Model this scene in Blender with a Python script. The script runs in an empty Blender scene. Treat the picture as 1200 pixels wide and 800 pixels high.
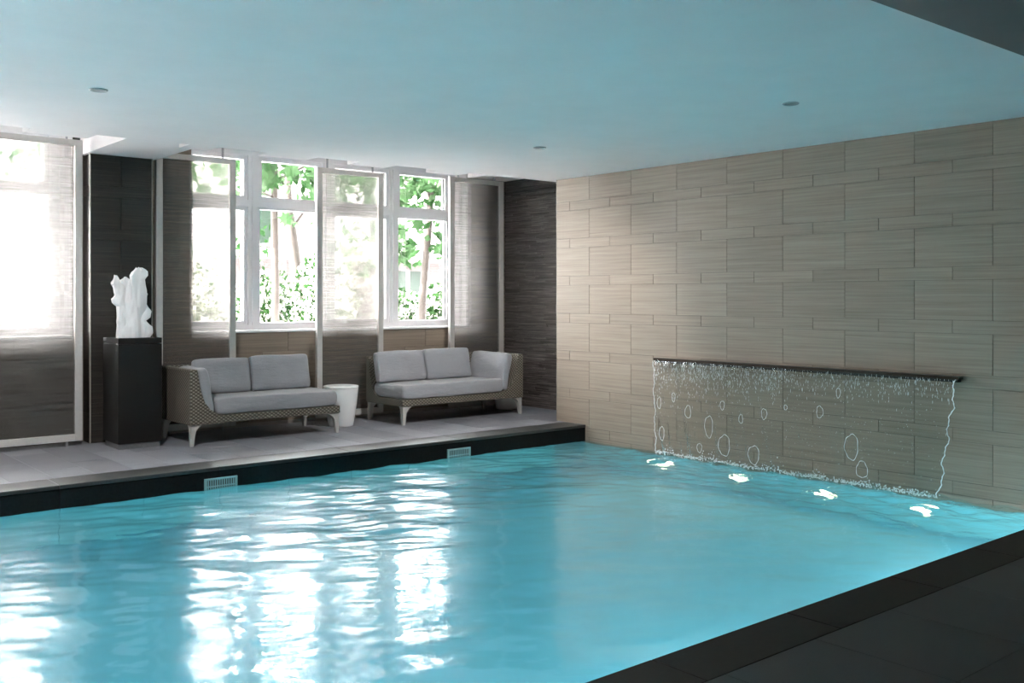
import bpy, bmesh, math, random
import numpy as np
from mathutils import Vector, Matrix, noise as mnoise

random.seed(7)
sc = bpy.context.scene
COL = sc.collection
R = math.radians
PI = math.pi

# ---------------------------------------------------------------- camera, sky, lamps, exposure
cam_d = bpy.data.cameras.new('camera')
cam_d.sensor_width = 36.0
cam_d.lens = 34.56
cam_d.shift_y = -0.0425
cam_d.clip_start = 0.05
cam_d.clip_end = 300
cam = bpy.data.objects.new('camera', cam_d)
COL.objects.link(cam)
cam.location = (0, 0, 1.42)
cam.rotation_euler = (R(90), 0, R(-39.95))
sc.camera = cam

world = bpy.data.worlds.new('overcast_sky')
sc.world = world
world.use_nodes = True
wn = world.node_tree
wn.nodes.clear()
wo = wn.nodes.new('ShaderNodeOutputWorld')
wb = wn.nodes.new('ShaderNodeBackground')
wb.inputs['Color'].default_value = (0.97, 0.985, 1.0, 1)
wb.inputs['Strength'].default_value = 38.0
wn.links.new(wb.outputs[0], wo.inputs[0])

sun_d = bpy.data.lights.new('sun', 'SUN')
sun_d.energy = 55.0
sun_d.angle = R(2.0)
sun_d.color = (1.0, 0.97, 0.93)
sun = bpy.data.objects.new('sun', sun_d)
COL.objects.link(sun)
sun.rotation_euler = Vector((0.62, -0.09, -0.78)).to_track_quat('-Z', 'Y').to_euler()

sc.view_settings.view_transform = 'Standard'
sc.view_settings.look = 'None'
sc.view_settings.gamma = 1.0
sc.view_settings.exposure = 1.0
sc.view_settings.use_curve_mapping = False
sc.cycles.use_denoising = True
sc.cycles.sample_clamp_indirect = 12.0
sc.cycles.max_bounces = 12
sc.cycles.diffuse_bounces = 5
sc.cycles.glossy_bounces = 5
sc.cycles.transmission_bounces = 10
sc.cycles.transparent_max_bounces = 20
sc.cycles.blur_glossy = 0.3


def portal(name, x0, x1, z0, z1, y):
    d = bpy.data.lights.new(name, 'AREA')
    d.shape = 'RECTANGLE'
    d.size = x1 - x0
    d.size_y = z1 - z0
    d.cycles.is_portal = True
    o = bpy.data.objects.new(name, d)
    COL.objects.link(o)
    o.location = ((x0 + x1) / 2, y, (z0 + z1) / 2)
    o.rotation_euler = (R(-90), 0, 0)
    return o


portal('window_portal', 4.1, 7.8, 1.04, 3.08, 10.62)
portal('window_portal', 0.04, 2.9, 1.04, 3.08, 10.62)


def point_lamp(name, loc, watts, color, radius=0.06):
    d = bpy.data.lights.new(name, 'POINT')
    d.energy = watts
    d.color = color
    d.shadow_soft_size = radius
    o = bpy.data.objects.new(name, d)
    COL.objects.link(o)
    o.location = loc
    return o


def spot_lamp(name, loc, watts, color, angle=100, radius=0.05):
    d = bpy.data.lights.new(name, 'SPOT')
    d.energy = watts
    d.color = color
    d.spot_size = R(angle)
    d.spot_blend = 0.6
    d.shadow_soft_size = radius
    o = bpy.data.objects.new(name, d)
    COL.objects.link(o)
    o.location = loc
    return o


ROOM_LIGHT = (1.0, 0.95, 0.9)
POOL_FILL_W = 16
for lx in (-1.0, 1.6, 4.2, 6.6):  # added out of view on the near pool wall to brighten the water
    point_lamp('pool_fill_lamp', (lx, 2.80, -0.85), POOL_FILL_W, (0.93, 0.98, 1.0))

FILL_SPOT_W = 215
for dx, dy in ((2.06, 6.68), (5.925, 6.68), (-1.8, 6.68)):  # added fill at the downlights, tilted to brighten deck and wall corner
    dl = spot_lamp('fill_spot', (dx, dy, 2.77), FILL_SPOT_W, (1.0, 0.98, 0.97), 105, 0.04)
    dl.data.spot_blend = 0.9
    dl.rotation_euler = (R(42), 0, R(-34) if dx > 5 else 0)

# ---------------------------------------------------------------- materials
MATS = {}


class NT:
    def __init__(self, name):
        m = bpy.data.materials.new(name)
        m.use_nodes = True
        self.m = m
        self.t = m.node_tree
        self.t.nodes.clear()
        self.out = self.n('ShaderNodeOutputMaterial')
        MATS[name] = m

    def n(self, kind, **kw):
        nd = self.t.nodes.new(kind)
        for k, v in kw.items():
            if k in nd.inputs.keys():
                nd.inputs[k].default_value = v
            else:
                setattr(nd, k, v)
        return nd

    def l(self, a, b):
        self.t.links.new(a, b)

    def ramp(self, fac, stops):
        r = self.n('ShaderNodeValToRGB')
        e = r.color_ramp.elements
        while len(e) < len(stops):
            e.new(0.5)
        for i, (p, c) in enumerate(stops):
            e[i].position = p
            e[i].color = (c[0], c[1], c[2], 1)
        self.l(fac, r.inputs[0])
        return r.outputs[0]

    def pos(self, scale, obj=False):
        mp = self.n('ShaderNodeMapping')
        if obj:
            tc = self.n('ShaderNodeTexCoord')
            self.l(tc.outputs['Object'], mp.inputs[0])
        else:
            g = self.n('ShaderNodeNewGeometry')
            self.l(g.outputs['Position'], mp.inputs[0])
        mp.inputs['Scale'].default_value = scale
        return mp.outputs[0]

    def noise(self, vec, scale=1.0, detail=4, rough=0.6):
        nz = self.n('ShaderNodeTexNoise', Scale=scale, Detail=detail, Roughness=rough)
        self.l(vec, nz.inputs['Vector'])
        return nz.outputs['Fac']

    def math(self, op, a, b):
        m = self.n('ShaderNodeMath', operation=op)
        for i, v in enumerate((a, b)):
            if isinstance(v, (int, float)):
                m.inputs[i].default_value = v
            else:
                self.l(v, m.inputs[i])
        return m.outputs[0]

    def mul(self, ca, cb, fac=1.0):
        m = self.n('ShaderNodeMix', data_type='RGBA', blend_type='MULTIPLY')
        m.inputs[0].default_value = fac
        for i, v in ((6, ca), (7, cb)):
            if isinstance(v, tuple):
                m.inputs[i].default_value = (*v, 1)
            else:
                self.l(v, m.inputs[i])
        return m.outputs[2]

    def bump(self, h, strength, dist=0.01):
        b = self.n('ShaderNodeBump', Strength=strength, Distance=dist)
        self.l(h, b.inputs['Height'])
        return b.outputs[0]

    def principled(self, color, rough=0.6, metal=0.0, normal=None, spec=0.5, **kw):
        p = self.n('ShaderNodeBsdfPrincipled')
        if isinstance(color, tuple):
            p.inputs['Base Color'].default_value = (*color, 1)
        else:
            self.l(color, p.inputs['Base Color'])
        if isinstance(rough, float):
            p.inputs['Roughness'].default_value = rough
        else:
            self.l(rough, p.inputs['Roughness'])
        p.inputs['Metallic'].default_value = metal
        p.inputs['Specular IOR Level'].default_value = spec
        for k, v in kw.items():
            p.inputs[k].default_value = v
        if normal is not None:
            self.l(normal, p.inputs['Normal'])
        self.l(p.outputs[0], self.out.inputs[0])
        return p


def plain(name, color, rough=0.5, metal=0.0, var=0.08, scale=14.0, bump=0.0, spec=0.5):
    t = NT(name)
    nz = t.noise(t.pos((1, 1, 1)), scale)
    lo = tuple(c * (1 - var) for c in color)
    hi = tuple(min(1, c * (1 + var)) for c in color)
    c = t.ramp(nz, [(0.3, lo), (0.7, hi)])
    nrm = t.bump(nz, bump, 0.004) if bump else None
    t.principled(c, rough, metal, nrm, spec)
    return t.m


def grain_stone(name, dark, mid, light, scl, rough=0.55, tile_var=0.2, bump=0.15, spec=0.4):
    """stone cut along its bedding: long horizontal veins, each tile a little lighter or darker"""
    t = NT(name)
    oi = t.n('ShaderNodeObjectInfo')
    v = t.pos(scl)
    add = t.n('ShaderNodeVectorMath', operation='ADD')
    t.l(v, add.inputs[0])
    off = t.n('ShaderNodeCombineXYZ')
    t.l(t.math('MULTIPLY', oi.outputs['Random'], 37.0), off.inputs[2])
    t.l(off.outputs[0], add.inputs[1])
    n1 = t.noise(add.outputs[0], 1.0, 5, 0.65)
    c = t.ramp(n1, [(0.28, dark), (0.5, mid), (0.74, light)])
    tv = t.ramp(oi.outputs['Random'], [(0, (1 - tile_var,) * 3), (1, (1, 1, 1))])
    c2 = t.mul(c, tv)
    t.principled(c2, rough, 0.0, t.bump(n1, bump, 0.004), spec)
    return t.m


M_travertine = grain_stone('beige_vein_cut_stone', (0.205, 0.158, 0.118), (0.265, 0.211, 0.162), (0.32, 0.26, 0.205), (0.9, 0.9, 42), tile_var=0.10)
M_brown_stone = grain_stone('dark_brown_vein_cut_stone', (0.010, 0.0075, 0.0055), (0.019, 0.0145, 0.011), (0.045, 0.036, 0.028), (1.2, 1.2, 60), 0.5)
M_walnut_stone = grain_stone('brown_vein_cut_stone', (0.022, 0.016, 0.009), (0.042, 0.031, 0.019), (0.085, 0.066, 0.045), (1.2, 1.2, 60), 0.5)
M_mortar = plain('beige_joint', (0.17, 0.138, 0.105), 0.9)
M_dark_mortar = plain('dark_joint', (0.02, 0.017, 0.015), 0.9)
M_deck_joint = plain('pale_grey_deck_joint', (0.40, 0.40, 0.42), 0.9)
M_pool_grout = plain('pool_joint', (0.30, 0.5, 0.52), 0.8)


def ledger():
    t = NT('dark_split_ledger_stone')
    g = t.n('ShaderNodeNewGeometry')
    n1 = t.noise(t.pos((3, 3, 90)), 1.0, 4, 0.6)
    c = t.ramp(n1, [(0.3, (0.056, 0.047, 0.043)), (0.55, (0.11, 0.094, 0.086)), (0.8, (0.23, 0.20, 0.185))])
    tv = t.ramp(g.outputs['Random Per Island'], [(0, (0.55, 0.53, 0.52)), (0.6, (1, 1, 1)), (1, (1.0, 1.0, 1.0))])
    t.principled(t.mul(c, tv), 0.6, 0.0, t.bump(n1, 0.4, 0.006), 0.4)
    return t.m


M_ledger = ledger()


def deck_mat(name, lo, hi, rough, var=0.18):
    t = NT(name)
    oi = t.n('ShaderNodeObjectInfo')
    n1 = t.noise(t.pos((1, 1, 1)), 130.0, 3, 0.7)
    n2 = t.noise(t.pos((1, 1, 1)), 3.0, 4, 0.6)
    c = t.ramp(n1, [(0.3, lo), (0.7, hi)])
    c = t.mul(c, t.ramp(n2, [(0.3, (0.85, 0.85, 0.86)), (0.7, (1, 1, 1))]))
    c = t.mul(c, t.ramp(oi.outputs['Random'], [(0, (1 - var,) * 3), (1, (1, 1, 1))]))
    t.principled(c, rough, 0.0, t.bump(n1, 0.12, 0.003), 0.5)
    return t.m


M_deck = deck_mat('grey_deck_stone', (0.20, 0.204, 0.222), (0.32, 0.325, 0.35), 0.42, 0.34)
M_near_deck = deck_mat('charcoal_deck_stone', (0.013, 0.0115, 0.0105), (0.022, 0.020, 0.0185), 0.6)
M_coping = plain('black_honed_granite', (0.022, 0.022, 0.022), 0.4, 0, 0.3, 60, 0.03, 0.65)
M_near_coping = plain('dark_brown_stone_edge', (0.0085, 0.0055, 0.003), 0.6, 0, 0.25, 30, 0.03, 0.2)
M_fascia = plain('black_granite_fascia', (0.005, 0.006, 0.006), 0.5, 0, 0.3, 40, 0, 0.15)
M_ceiling = plain('white_ceiling_paint', (0.84, 0.79, 0.785), 0.85, 0, 0.02, 3)
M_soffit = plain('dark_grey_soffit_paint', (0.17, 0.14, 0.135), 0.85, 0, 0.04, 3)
M_white_paint = plain('white_window_paint', (0.78, 0.76, 0.77), 0.4, 0, 0.02, 5)
M_rear = plain('dim_rear_wall_paint', (0.10, 0.09, 0.08), 0.85, 0, 0.05, 4)
M_pool_floor = plain('pale_aqua_pool_tile', (0.27, 0.67, 0.78), 0.5, 0, 0.03, 5)
M_pool_wall = plain('aqua_pool_wall_tile', (0.24, 0.61, 0.65), 0.45, 0, 0.06, 6)
M_screen_frame = plain('champagne_metal', (0.56, 0.53, 0.50), 0.42, 0.35, 0.05, 30)
M_dark_gap = plain('black_metal', (0.02, 0.018, 0.016), 0.4, 0.3, 0.1)
M_bronze = plain('dark_bronze', (0.035, 0.024, 0.016), 0.35, 0.7, 0.2, 30)
M_steel = plain('grey_steel', (0.35, 0.36, 0.37), 0.35, 0.8, 0.08, 30)
M_trim = plain('pale_metal_edge_trim', (0.36, 0.33, 0.29), 0.45, 0.4, 0.05, 20)
M_plinth = plain('charcoal_lacquer', (0.007, 0.006, 0.005), 0.5, 0, 0.1, 9, 0, 0.25)
M_toe = plain('grey_brushed_toe_kick', (0.22, 0.22, 0.225), 0.4, 0.6, 0.08, 40)
M_ceramic = plain('white_glazed_ceramic', (0.80, 0.79, 0.78), 0.3, 0, 0.02, 6)
M_leg = plain('light_taupe_leg_paint', (0.40, 0.385, 0.36), 0.45, 0, 0.05, 30)
M_grille = plain('pale_aqua_plastic', (0.22, 0.36, 0.36), 0.4, 0, 0.03, 10)
M_render_wall = plain('pale_house_render', (0.16, 0.15, 0.14), 0.9, 0, 0.06, 2)
M_cornice = plain('cream_cornice', (0.20, 0.19, 0.165), 0.8, 0, 0.05, 3)
M_green_pane = plain('dark_green_window_pane', (0.004, 0.011, 0.006), 0.3, 0, 0.2, 2)
M_ground = plain('pale_gravel', (0.74, 0.745, 0.76), 0.95, 0, 0.12, 8)
M_ring = plain('white_water_foam', (0.95, 0.95, 0.95), 0.3, 0, 0.02, 50)


def brick_mat():
    t = NT('weathered_brick')
    oi = t.n('ShaderNodeObjectInfo')
    b = t.n('ShaderNodeTexBrick', Scale=1.0)
    b.inputs['Color1'].default_value = (0.030, 0.022, 0.020, 1)
    b.inputs['Color2'].default_value = (0.025, 0.0185, 0.017, 1)
    b.inputs['Mortar'].default_value = (0.038, 0.034, 0.032, 1)
    b.inputs['Brick Width'].default_value = 0.22
    b.inputs['Row Height'].default_value = 0.075
    b.inputs['Mortar Size'].default_value = 0.008
    mp = t.n('ShaderNodeMapping')
    g = t.n('ShaderNodeNewGeometry')
    t.l(g.outputs['Position'], mp.inputs[0])
    mp.inputs['Rotation'].default_value = (R(90), 0, 0)
    t.l(mp.outputs[0], b.inputs['Vector'])
    t.principled(b.outputs['Color'], 0.9)
    return t.m


M_brick = brick_mat()


def bark():
    t = NT('brown_tree_bark')
    n1 = t.noise(t.pos((14, 14, 3)), 1.0, 5, 0.7)
    c = t.ramp(n1, [(0.3, (0.020, 0.015, 0.012)), (0.7, (0.038, 0.030, 0.024))])
    t.principled(c, 0.9, 0.0, t.bump(n1, 0.6, 0.02))
    return t.m


M_bark = bark()


def leaf_mat(name, stops, trans=0.35):
    t = NT(name)
    g = t.n('ShaderNodeNewGeometry')
    c = t.ramp(g.outputs['Random Per Island'], stops)
    d = t.n('ShaderNodeBsdfDiffuse')
    tr = t.n('ShaderNodeBsdfTranslucent')
    mx = t.n('ShaderNodeMixShader')
    mx.inputs[0].default_value = trans
    t.l(c, d.inputs[0])
    t.l(c, tr.inputs[0])
    t.l(d.outputs[0], mx.inputs[1])
    t.l(tr.outputs[0], mx.inputs[2])
    t.l(mx.outputs[0], t.out.inputs[0])
    return t.m


M_leaf = leaf_mat('maple_leaf_green', [(0.0, (0.007, 0.020, 0.006)), (0.5, (0.019, 0.044, 0.016)), (1.0, (0.045, 0.075, 0.038))])
M_bush_leaf = leaf_mat('shrub_leaf_painted_glare', [(0.0, (0.005, 0.016, 0.004)), (0.5, (0.015, 0.036, 0.012)), (0.64, (0.25, 0.28, 0.2)), (1.0, (0.75, 0.71, 0.69))])  # near-white stops paint overexposed leaves into the colour


def wicker():
    t = NT('woven_taupe_wicker')
    tc = t.n('ShaderNodeTexCoord')
    sx = t.n('ShaderNodeSeparateXYZ')
    t.l(tc.outputs['Object'], sx.inputs[0])
    s = t.math('ADD', sx.outputs[0], sx.outputs[1])
    a = t.math('SINE', t.math('MULTIPLY', s, 2 * PI / 0.046), 0)
    b = t.math('SINE', t.math('MULTIPLY', sx.outputs[2], 2 * PI / 0.033), 0)
    p = t.math('MULTIPLY', a, b)
    h = t.math('ADD', t.math('MULTIPLY', p, 0.5), 0.5)
    c = t.ramp(h, [(0.15, (0.055, 0.046, 0.033)), (0.55, (0.11, 0.094, 0.072)), (0.92, (0.28, 0.25, 0.21))])
    t.principled(c, 0.6, 0.0, t.bump(h, 0.8, 0.008), 0.4)
    return t.m


M_wicker = wicker()


def fabric():
    t = NT('grey_outdoor_fabric')
    n1 = t.noise(t.pos((1, 1, 1), True), 420.0, 2, 0.6)
    n2 = t.noise(t.pos((1.5, 1.5, 5), True), 3.5, 4, 0.6)
    c = t.ramp(n1, [(0.3, (0.255, 0.255, 0.27)), (0.7, (0.345, 0.345, 0.36))])
    b1 = t.bump(n2, 0.35, 0.03)
    bb = t.n('ShaderNodeBump', Strength=0.2, Distance=0.002)
    t.l(n1, bb.inputs['Height'])
    t.l(b1, bb.inputs['Normal'])
    t.principled(c, 0.9, 0.0, bb.outputs[0], 0.2, **{'Sheen Weight': 0.3})
    return t.m


M_fabric = fabric()


def alabaster():
    t = NT('white_translucent_alabaster')
    n1 = t.noise(t.pos((6, 6, 2)), 2.0, 4, 0.6)
    c = t.ramp(n1, [(0.3, (0.84, 0.83, 0.83)), (0.7, (0.95, 0.94, 0.94))])
    d = t.n('ShaderNodeBsdfDiffuse')
    tr = t.n('ShaderNodeBsdfTranslucent')
    mx = t.n('ShaderNodeMixShader')
    mx.inputs[0].default_value = 0.4
    gl = t.n('ShaderNodeBsdfGlossy', Roughness=0.5)
    m2 = t.n('ShaderNodeMixShader')
    m2.inputs[0].default_value = 0.06
    t.l(c, d.inputs[0])
    t.l(c, tr.inputs[0])
    t.l(d.outputs[0], mx.inputs[1])
    t.l(tr.outputs[0], mx.inputs[2])
    t.l(mx.outputs[0], m2.inputs[1])
    t.l(gl.outputs[0], m2.inputs[2])
    t.l(m2.outputs[0], t.out.inputs[0])
    return t.m


M_alabaster = alabaster()


def glass():
    t = NT('clear_window_glass')
    f = t.n('ShaderNodeFresnel', IOR=1.5)
    tr = t.n('ShaderNodeBsdfTransparent')
    gl = t.n('ShaderNodeBsdfGlossy', Roughness=0.0)
    mx = t.n('ShaderNodeMixShader')
    t.l(f.outputs[0], mx.inputs[0])
    t.l(tr.outputs[0], mx.inputs[1])
    t.l(gl.outputs[0], mx.inputs[2])
    t.l(mx.outputs[0], t.out.inputs[0])
    return t.m


M_glass = glass()


def water():
    t = NT('pool_water')
    n1 = t.noise(t.pos((1, 1, 1)), 7.0, 3, 0.5)
    n2 = t.noise(t.pos((1, 1, 1)), 24.0, 2, 0.5)
    b0 = t.bump(n1, 0.12, 0.012)
    bb = t.n('ShaderNodeBump', Strength=0.06, Distance=0.006)
    t.l(n2, bb.inputs['Height'])
    t.l(b0, bb.inputs['Normal'])
    # water churned by the fall: choppier close to the wall
    g = t.n('ShaderNodeNewGeometry')
    sx = t.n('ShaderNodeSeparateXYZ')
    t.l(g.outputs['Position'], sx.inputs[0])
    mr = t.n('ShaderNodeMapRange')
    t.l(sx.outputs[0], mr.inputs[0])
    mr.inputs[1].default_value = 6.3
    mr.inputs[2].default_value = 7.5
    n3 = t.noise(t.pos((1, 1, 1)), 20.0, 3, 0.6)
    b3 = t.n('ShaderNodeBump', Strength=0.8, Distance=0.015)
    t.l(t.math('MULTIPLY', n3, mr.outputs[0]), b3.inputs['Height'])
    t.l(bb.outputs[0], b3.inputs['Normal'])
    nrm = b3.outputs[0]
    f = t.n('ShaderNodeFresnel', IOR=1.45)
    rf = t.n('ShaderNodeBsdfRefraction', IOR=1.333, Roughness=0.0)
    rf.inputs['Color'].default_value = (0.74, 0.97, 1.0, 1)
    gl = t.n('ShaderNodeBsdfGlossy', Roughness=0.03)
    mx = t.n('ShaderNodeMixShader')
    g2 = t.n('ShaderNodeBsdfGlossy', Roughness=0.2)
    gm = t.n('ShaderNodeMixShader')
    gm.inputs[0].default_value = 0.55
    for s in (f, rf, gl, g2):
        t.l(nrm, s.inputs['Normal'])
    t.l(gl.outputs[0], gm.inputs[1])
    t.l(g2.outputs[0], gm.inputs[2])
    t.l(f.outputs[0], mx.inputs[0])
    t.l(rf.outputs[0], mx.inputs[1])
    t.l(gm.outputs[0], mx.inputs[2])
    t.l(mx.outputs[0], t.out.inputs[0])
    return t.m


M_water = water()


def water_film():
    t = NT('thin_falling_water')
    n1 = t.noise(t.pos((30, 30, 4)), 1.0, 3, 0.6)
    nrm = t.bump(n1, 0.6, 0.01)
    f = t.n('ShaderNodeFresnel', IOR=1.25)
    t.l(nrm, f.inputs['Normal'])
    tr = t.n('ShaderNodeBsdfTransparent')
    tr.inputs[0].default_value = (0.94, 0.95, 0.94, 1)
    gl = t.n('ShaderNodeBsdfGlossy', Roughness=0.12)
    t.l(nrm, gl.inputs['Normal'])
    mx = t.n('ShaderNodeMixShader')
    t.l(f.outputs[0], mx.inputs[0])
    t.l(tr.outputs[0], mx.inputs[1])
    t.l(gl.outputs[0], mx.inputs[2])
    t.l(mx.outputs[0], t.out.inputs[0])
    return t.m


M_film = water_film()


def screen_cloth():
    """sheer woven screen: fine horizontal threads, see-through between them"""
    t = NT('sheer_horizontal_weave')
    n1 = t.noise(t.pos((1.6, 1.6, 55)), 1.0, 4, 0.7)
    dens = t.n('ShaderNodeMapRange')
    t.l(n1, dens.inputs[0])
    dens.inputs[1].default_value = 0.32
    dens.inputs[2].default_value = 0.70
    dens.inputs[3].default_value = 0.10
    dens.inputs[4].default_value = 0.46
    tr = t.n('ShaderNodeBsdfTransparent')
    tr.inputs[0].default_value = (0.87, 0.86, 0.85, 1)
    rf = t.n('ShaderNodeBsdfRefraction', IOR=1.3, Roughness=0.13)
    rf.inputs[0].default_value = (0.87, 0.86, 0.85, 1)
    mt = t.n('ShaderNodeMixShader')
    mt.inputs[0].default_value = 0.33
    t.l(tr.outputs[0], mt.inputs[1])
    t.l(rf.outputs[0], mt.inputs[2])
    d = t.n('ShaderNodeBsdfDiffuse')
    d.inputs[0].default_value = (0.31, 0.295, 0.28, 1)
    tl = t.n('ShaderNodeBsdfTranslucent')
    tl.inputs[0].default_value = (0.42, 0.40, 0.385, 1)
    md = t.n('ShaderNodeMixShader')
    md.inputs[0].default_value = 0.5
    t.l(d.outputs[0], md.inputs[1])
    t.l(tl.outputs[0], md.inputs[2])
    mx = t.n('ShaderNodeMixShader')
    t.l(dens.outputs[0], mx.inputs[0])
    t.l(mt.outputs[0], mx.inputs[1])
    t.l(md.outputs[0], mx.inputs[2])
    t.l(mx.outputs[0], t.out.inputs[0])
    return t.m


M_screen = screen_cloth()


def lamp_glow(name, color, strength):
    t = NT(name)
    e = t.n('ShaderNodeEmission', Strength=strength)
    e.inputs[0].default_value = (*color, 1)
    t.l(e.outputs[0], t.out.inputs[0])
    return t.m


M_warm_lamp = lamp_glow('warm_underwater_lens', (1.0, 0.80, 0.50), 34.0)
M_pool_fill = lamp_glow('added_pool_fill_lens', (0.9, 0.98, 1.0), 8.0)

# ---------------------------------------------------------------- mesh helpers


def link(o, parent=None):
    COL.objects.link(o)
    if parent is not None:
        o.parent = parent
    return o


def obj(name, bm, mat, parent=None, smooth=False, loc=None, rot=None):
    bmesh.ops.recalc_face_normals(bm, faces=bm.faces[:])
    me = bpy.data.meshes.new(name)
    bm.to_mesh(me)
    bm.free()
    me.materials.append(mat)
    if smooth:
        for p in me.polygons:
            p.use_smooth = True
    o = bpy.data.objects.new(name, me)
    if loc is not None:
        o.location = loc
    if rot is not None:
        o.rotation_euler = rot
    return link(o, parent)


def pyobj(name, verts, faces, mat, parent=None, smooth=False):
    me = bpy.data.meshes.new(name)
    me.from_pydata(verts, [], faces)
    me.update()
    me.materials.append(mat)
    if smooth:
        for p in me.polygons:
            p.use_smooth = True
    return link(bpy.data.objects.new(name, me), parent)


def inst(name, me, parent, loc, rot=None):
    o = bpy.data.objects.new(name, me)
    o.location = loc
    if rot is not None:
        o.rotation_euler = rot
    return link(o, parent)


def tag(o, label=None, cat=None, group=None, kind=None):
    if label:
        o['label'] = label
    if cat:
        o['category'] = cat
    if group:
        o['group'] = group
    if kind:
        o['kind'] = kind
    return o


def thing(name, label, cat, loc=(0, 0, 0), rz=0.0, group=None):
    o = bpy.data.objects.new(name, None)
    o.empty_display_size = 0.1
    o.location = loc
    o.rotation_euler = (0, 0, rz)
    COL.objects.link(o)
    return tag(o, label, cat, group)


def structure(name, label=None, loc=(0, 0, 0)):
    o = bpy.data.objects.new(name, None)
    o.location = loc
    COL.objects.link(o)
    o['kind'] = 'structure'
    if label:
        o['label'] = label
    return o


def box(bm, x0, x1, y0, y1, z0, z1):
    vs = [bm.verts.new(p) for p in ((x0, y0, z0), (x1, y0, z0), (x1, y1, z0), (x0, y1, z0), (x0, y0, z1), (x1, y0, z1), (x1, y1, z1), (x0, y1, z1))]
    for f in ((3, 2, 1, 0), (4, 5, 6, 7), (0, 1, 5, 4), (1, 2, 6, 5), (2, 3, 7, 6), (3, 0, 4, 7)):
        bm.faces.new([vs[i] for i in f])


def boxes(name, lst, mat, parent=None, bevel=0.0):
    bm = bmesh.new()
    for b in lst:
        box(bm, *b)
    if bevel:
        bmesh.ops.bevel(bm, geom=bm.edges[:], offset=bevel, segments=2, affect='EDGES', profile=0.5)
    return obj(name, bm, mat, parent)


def box_mesh(name, sx, sy, sz, mat, bevel=0.0):
    bm = bmesh.new()
    box(bm, -sx / 2, sx / 2, -sy / 2, sy / 2, -sz / 2, sz / 2)
    if bevel:
        bmesh.ops.bevel(bm, geom=bm.edges[:], offset=bevel, segments=1, affect='EDGES')
    bmesh.ops.recalc_face_normals(bm, faces=bm.faces[:])
    me = bpy.data.meshes.new(name)
    bm.to_mesh(me)
    bm.free()
    me.materials.append(mat)
    return me


def prism(bm, pts, axis, a0, a1):
    """extrude a closed outline along an axis; pts are (u, v): x -> (y,z), y -> (x,z), z -> (x,y)"""
    def P(u, v, a):
        return {'x': (a, u, v), 'y': (u, a, v), 'z': (u, v, a)}[axis]
    A = [bm.verts.new(P(u, v, a0)) for u, v in pts]
    B = [bm.verts.new(P(u, v, a1)) for u, v in pts]
    n = len(pts)
    bm.faces.new(A)
    bm.faces.new(B[::-1])
    for i in range(n):
        j = (i + 1) % n
        bm.faces.new((A[i], B[i], B[j], A[j]))


def lathe(bm, prof, seg=32, cx=0, cy=0, cz=0):
    rings = []
    for r, z in prof:
        if r < 1e-6:
            rings.append([bm.verts.new((cx, cy, cz + z))])
        else:
            rings.append([bm.verts.new((cx + r * math.cos(2 * PI * i / seg), cy + r * math.sin(2 * PI * i / seg), cz + z)) for i in range(seg)])
    for a, b in zip(rings, rings[1:]):
        for i in range(seg):
            j = (i + 1) % seg
            if len(a) == 1 and len(b) == 1:
                continue
            if len(a) == 1:
                bm.faces.new((a[0], b[i], b[j]))
            elif len(b) == 1:
                bm.faces.new((a[i], a[j], b[0]))
            else:
                bm.faces.new((a[i], a[j], b[j], b[i]))


def tube(bm, pts, radii, seg=8, closed=False):
    pts = [Vector(p) for p in pts]
    n = len(pts)
    if not hasattr(radii, '__len__'):
        radii = [radii] * n
    rings = []
    for i, p in enumerate(pts):
        if closed:
            d = pts[(i + 1) % n] - pts[i - 1]
        else:
            d = pts[min(i + 1, n - 1)] - pts[max(i - 1, 0)]
        d.normalize()
        up = Vector((1, 0, 0)) if abs(d.x) < 0.8 else Vector((0, 1, 0))
        a = d.cross(up).normalized()
        b = d.cross(a)
        rings.append([bm.verts.new(p + radii[i] * (math.cos(2 * PI * k / seg) * a + math.sin(2 * PI * k / seg) * b)) for k in range(seg)])
    m = n if closed else n - 1
    for i in range(m):
        A, B = rings[i], rings[(i + 1) % n]
        for k in range(seg):
            j = (k + 1) % seg
            bm.faces.new((A[k], A[j], B[j], B[k]))
    if not closed:
        bm.faces.new(rings[0][::-1])
        bm.faces.new(rings[-1])


# ---------------------------------------------------------------- the setting
CEIL = 2.785          # main ceiling
POCKET = 3.09         # raised ceiling along the windows
WATER = -0.17
WX = 7.71             # face of the waterfall wall
WY = 10.20            # face of the window wall
GLASS_Y = 10.50
POOL_Y0, POOL_Y1 = 2.61, 7.92
POOL_X0 = -3.6
POOL_Z = -1.35

# ceiling: slab whose window edge is cut by short slots, raised pocket behind it
cl = [(-4.2, 8.55, 2.18, 8.55, CEIL, 3.20)]
for a, b in ((-1.7, -1.25), (-0.78, -0.32), (0.18, 0.62), (1.12, 1.6), (2.11, 2.62), (3.42, 3.70), (4.19, 4.69), (5.17, 5.60), (6.15, 6.56)):
    cl.append((a, b, 8.55, 8.80, CEIL, 3.20))
tag(boxes('ceiling', cl, M_ceiling), 'white painted ceiling over the pool, slotted along the windows', kind='structure')
tag(boxes('ceiling_pocket', [(-4.2, 8.55, 8.55, 10.9, POCKET, 3.20)], M_white_paint), 'raised white ceiling strip along the windows', kind='structure')
tag(boxes('ceiling_bulkhead', [(2.97, 3.42, 8.551, WY, 2.832, POCKET), (3.42, 3.66, 8.801, WY, 2.832, POCKET), (7.79, 8.42, 8.551, WY, 2.985, POCKET)], M_ceiling), 'white ceiling boxes above the dark column and corner', kind='structure')
tag(boxes('ceiling_soffit', [(-4.2, 8.55, -3.0, 2.18, 2.66, 3.20)], M_soffit), 'dark grey lowered ceiling along the near pool edge', kind='structure')

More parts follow.
